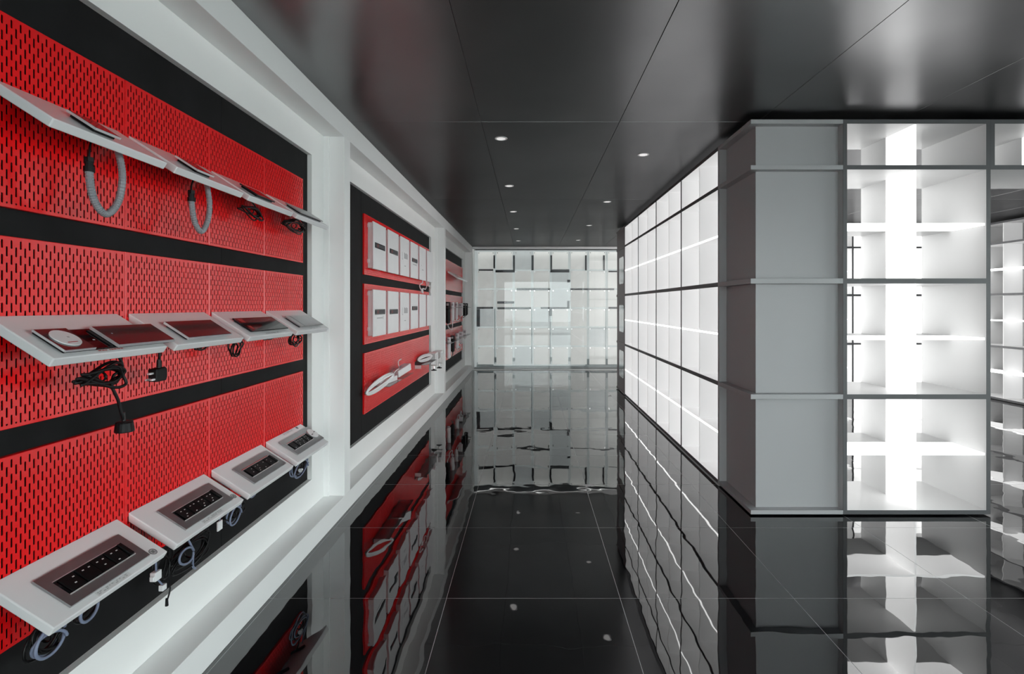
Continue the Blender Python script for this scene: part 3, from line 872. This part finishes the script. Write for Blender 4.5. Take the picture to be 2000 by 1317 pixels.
# grey corner columns
def corner_column(label, x0, y0, x1, y1, rx, ry0, ry1, post_y=None):
    t = thing('corner_column', label, 'column', (x0, y0, 0))
    w, d = x1 - x0, y1 - y0
    for k in range(5):
        z0, z1 = LV[k]
        part('slab', MB().box(0, w, 0, d, z0, z1), MT['panel'], t, bevel=.001)
        if k < 4:
            part('panel', MB().box(rx, w, ry0, d - ry1, z1, LV[k + 1][0]), MT['panel'], t)
    return t
t = corner_column('grey corner column of stacked panels at the front of the island', 1.418, 3.349, 2.010, 3.909, .0555, .0555, 0)
t2 = thing('end_panel', 'white upright panel between corner column and aisle shelves', 'panel', (1.418, 3.909, 0))
part('board', MB().box(.003, .555, 0, T, .010, 2.544), MT['panel'], t2)
part('edge_band', MB().box(0, .0028, 0, T, .010, 2.544), MT['panel'], t2)
t = thing('end_column', 'dark grey end column of the island beside the far glass', 'column', (1.418, 7.812, 0))
for k in range(5):
    z0, z1 = LV[k]
    part('slab', MB().box(0, .061, 0, .718, z0, z1), MT['panel'], t, bevel=.001)
    if k < 4:
        part('panel', MB().box(.008, .061, .0, .706, z1, LV[k + 1][0]), MT['panel'], t)
def round_rect(w, h, r, n=6):
    out = []
    for cx, cz, a0 in ((w - r, h - r, 0), (r, h - r, PI / 2), (r, r, PI), (w - r, r, 1.5 * PI)):
        for i in range(n + 1):
            a = a0 + PI / 2 * i / n
            out.append((cx + r * math.cos(a), cz + r * math.sin(a)))
    return out
for z, nm in ((1.68, 'upper'), (.94, 'middle'), (.24, 'lower')):
    t = thing('mirror_plaque', 'rounded silvery plaque on the dark end column, %s one' % nm, 'plaque', (1.4255, 7.87, z), group='silvery plaques on the end column')
    part('plate', MB().prism(round_rect(.40, .42, .05), -.008, 0, 'yzx'), MT['chrome'], t, fix=True)
    part('rim', MB().box(-.0115, -.0085, .03, .37, .0, .006).box(-.0115, -.0085, .03, .37, .414, .42), MT['steel'], t)

# ------------------------------------------------------------------ far glass and display wall
win = struct('window_1', MB().box(-1.195, 6.0, YF - .03, YF + .03, CEIL - .045, CEIL).box(-1.195, 6.0, YF - .02, YF + .02, 0, .014), MT['white'],
             'full-height glass screen across the end of the aisle', 'glass screen')
for k, (a, b) in enumerate(((-1.195, .086), (.086, 1.366), (1.366, 2.646), (2.646, 3.926), (3.926, 5.99))):
    part('pane', MB().box(a + .0015, b - .0015, YF - .005, YF + .005, .014, CEIL - .045), MT['farglass'], win)
dw = thing('display_wall', 'wall of pale square tiles behind the end glass', 'display wall', (0, 11.15, 0))
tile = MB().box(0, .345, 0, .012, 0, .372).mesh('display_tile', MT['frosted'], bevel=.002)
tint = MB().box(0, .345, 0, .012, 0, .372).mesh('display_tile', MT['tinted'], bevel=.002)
stand = MB().cyl((0, -.006, 0), .010, .05, 'y', 10).mesh('standoff', MT['chrome'])
gone = {(2, 0), (4, 1), (4, 2), (0, 3), (3, 3), (4, 4), (2, 5), (6, 4)}
for i in range(12):
    for j in range(6):
        x, z = -1.108 + .397 * i, 2.4975 - .407 * j - .372
        q = random.Random(i * 17 + j)
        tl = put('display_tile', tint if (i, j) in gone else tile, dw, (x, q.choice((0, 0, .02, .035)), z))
        for sx in (.02, .325):
            put('standoff', stand, tl, (sx, 0, .352))
rails = [  # x0, x1, z0, z1 of dark bars and grey-green glass bars in the joints
    (-.772, -.735, 2.14, 2.42), (-.355, -.315, 2.08, 2.42), (.038, .085, 2.10, 2.42), (.440, .478, 2.06, 2.42), (1.180, 1.215, 2.10, 2.42), (1.565, 1.60, 2.10, 2.42),
    (-1.085, -.775, 2.09, 2.125), (-.73, -.32, 2.055, 2.11), (.440, .845, 2.055, 2.12), (1.68, 2.05, 2.06, 2.09),
    (-.275, .44, 1.675, 1.72), (.86, 1.80, 1.68, 1.715), (-.69, -.33, 1.39, 1.44),
    (-1.13, -.78, 1.28, 1.32), (-.69, .03, 1.27, 1.315), (.235, .85, 1.28, 1.315), (1.68, 2.05, 1.28, 1.32),
    (-1.13, -1.06, .90, 1.275), (.42, .475, 1.13, 1.28), (.80, .848, 1.30, 1.45), (.80, .86, 1.84, 1.90)]
for a, b, c, d in rails:
    part('rail', MB().box(a, b, -.034, -.012, c, d), MT['rail'], dw)
for a, b, c, d in ((-1.13, -.78, .06, .13), (-.76, -.68, .13, .24), (-.66, .05, .15, .22), (.42, .80, .15, .24), (.83, 1.22, .15, .24), (1.2, 2.2, .06, .20), (-1.14, 2.4, .03, .055)):
    part('rail', MB().box(a, b, .076, .10, c, d), MT['teal'], dw)
for k in (0, 2, 3, 6):
    part('rail', MB().box(-.757 + .397 * k, -.741 + .397 * k, .076, .095, .1, 1.28), MT['teal'], dw)
part('added_glow_panel', MB().box(-1.19, 5.9, .12, .14, .02, 2.54), MT['tinted'], dw)  # glowing sheet added behind the tiles to lighten the joints
st = thing('added_strip_lamp', 'added thin bright strip lamp hidden along the top of the tile wall', 'lamp', (0, 11.03, CEIL))  # lamp added behind the top rail to brighten the tile wall
part('housing', MB().box(-1.19, 5.9, -.02, .05, -.012, -.0005), MT['white'], st)
part('diffuser', MB().box(-1.18, 5.89, -.012, .042, -.018, -.0125), MT['strip'], st)

# ------------------------------------------------------------------ downlights
ring_me = MB().ring((0, 0, -.004), .034, .046, .004, 32).mesh('trim_ring', MT['whitep'], smooth=False)
lens_me = MB().cyl((0, 0, -.0025), .0338, .002, 'z', 28).mesh('diffuser', MT['lamp'])
dl = [(-.21, 3.84, 'nearest of the left line'), (-.21, 5.36, 'second of the left line'), (-.215, 6.83, 'third of the left line'), (-.215, 8.35, 'fourth of the left line'), (-.215, 9.9, 'last of the left line'),
      (.925, 4.25, 'nearest of the right line'), (.918, 6.18, 'second of the right line'), (.91, 8.0, 'third of the right line'), (.91, 9.8, 'last of the right line')]
for x, y, nm in dl:
    t = thing('downlight', 'small round recessed ceiling spotlight, ' + nm, 'downlight', (x, y, CEIL), group='round downlights in the dark ceiling')
    put('trim_ring', ring_me, t)
    put('diffuser', lens_me, t)

# ------------------------------------------------------------------ shop front behind the viewer and what lies outside
fw = MB().box(-1.52, XG + .1, YS - .05, YS + .05, CEIL - .10, CEIL).box(-1.52, XG + .1, YS - .05, YS + .05, 0, .06).box(-1.52, -1.2, YS - .05, YS + .05, .06, CEIL - .1)
win2 = struct('window_2', fw, MT['white'], 'glazed shop front behind the viewer', 'shop front')
mx = [-1.2, .92, 2.95, XG - .0]
for a in mx[1:]:
    part('mullion', MB().box(a - .03, a + .03, YS - .04, YS + .04, .06, CEIL - .1), MT['rail'], win2)
for a, b in zip(mx, mx[1:]):
    part('pane', MB().box(a + .03, b - .03, YS - .004, YS + .004, .06, CEIL - .1), MT['glass'], win2)
win3 = struct('window_3', MB().box(XG, XG + .1, YS + .06, YG, CEIL - .10, CEIL).box(XG, XG + .1, YS + .06, YG, 0, .06), MT['white'], 'glazed side front on the right, before the shelving', 'shop front')
my = [YS + .1, -1.4, .2, 1.8, YG - .04]
for a in my:
    part('mullion', MB().box(XG + .01, XG + .09, a - .03, a + .03, .06, CEIL - .1), MT['rail'], win3)
for a, b in zip(my, my[1:]):
    part('pane', MB().box(XG + .046, XG + .054, a + .03, b - .03, .06, CEIL - .1), MT['glass'], win3)
struct('ground', MB().box(XG + .11, 40, YS - .06, YG, -.62, -.60), MT['pave'], 'pale paving outside the glazed side front', 'ground')
struct('ground', MB().box(-25, 25, -40, YS - .06, -.62, -.60), MT['pave'], 'pale paving outside the shop front', 'ground')
pt = thing('palm_tree', 'small feather palm outside the shop front', 'palm', (-.95, -5.2, -.60))
part('trunk', MB().tube([(0, 0, 0), (.02, 0, .5), (0, .01, 1.0)], .07, 10), MT['bark'], pt, smooth=True)
for k in range(14):
    a = 2 * PI * k / 14 + .2
    e = .9 + .5 * math.sin(k * 2.4)
    p0 = Vector((0, 0, 1.0)); out = []
    L = .75
    for s_ in range(7):
        u = s_ / 6
        out.append(p0 + Vector((math.cos(a) * L * u * math.cos(e * (1 - u) * .9), math.sin(a) * L * u * math.cos(e * (1 - u) * .9), .55 * L * math.sin(e) * 2 * u - .75 * L * u * u)))
    lf = MB()
    lf.tube(out, .006, 5)
    for s_ in range(1, 6):
        p = out[s_]; d = (out[s_ + 1] - out[s_ - 1]).normalized()
        sd = d.cross(Vector((0, 0, 1))).normalized()
        for sg in (-1, 1):
            for f in (0, .5):
                b0 = p + d * (.06 * f)
                tip = b0 + sd * sg * .16 * (1.15 - s_ / 7) + d * .09 - Vector((0, 0, .04))
                lf.quad(b0 - d * .008, b0 + d * .008, tip)
    part('frond', lf, MT['leaf'], pt)
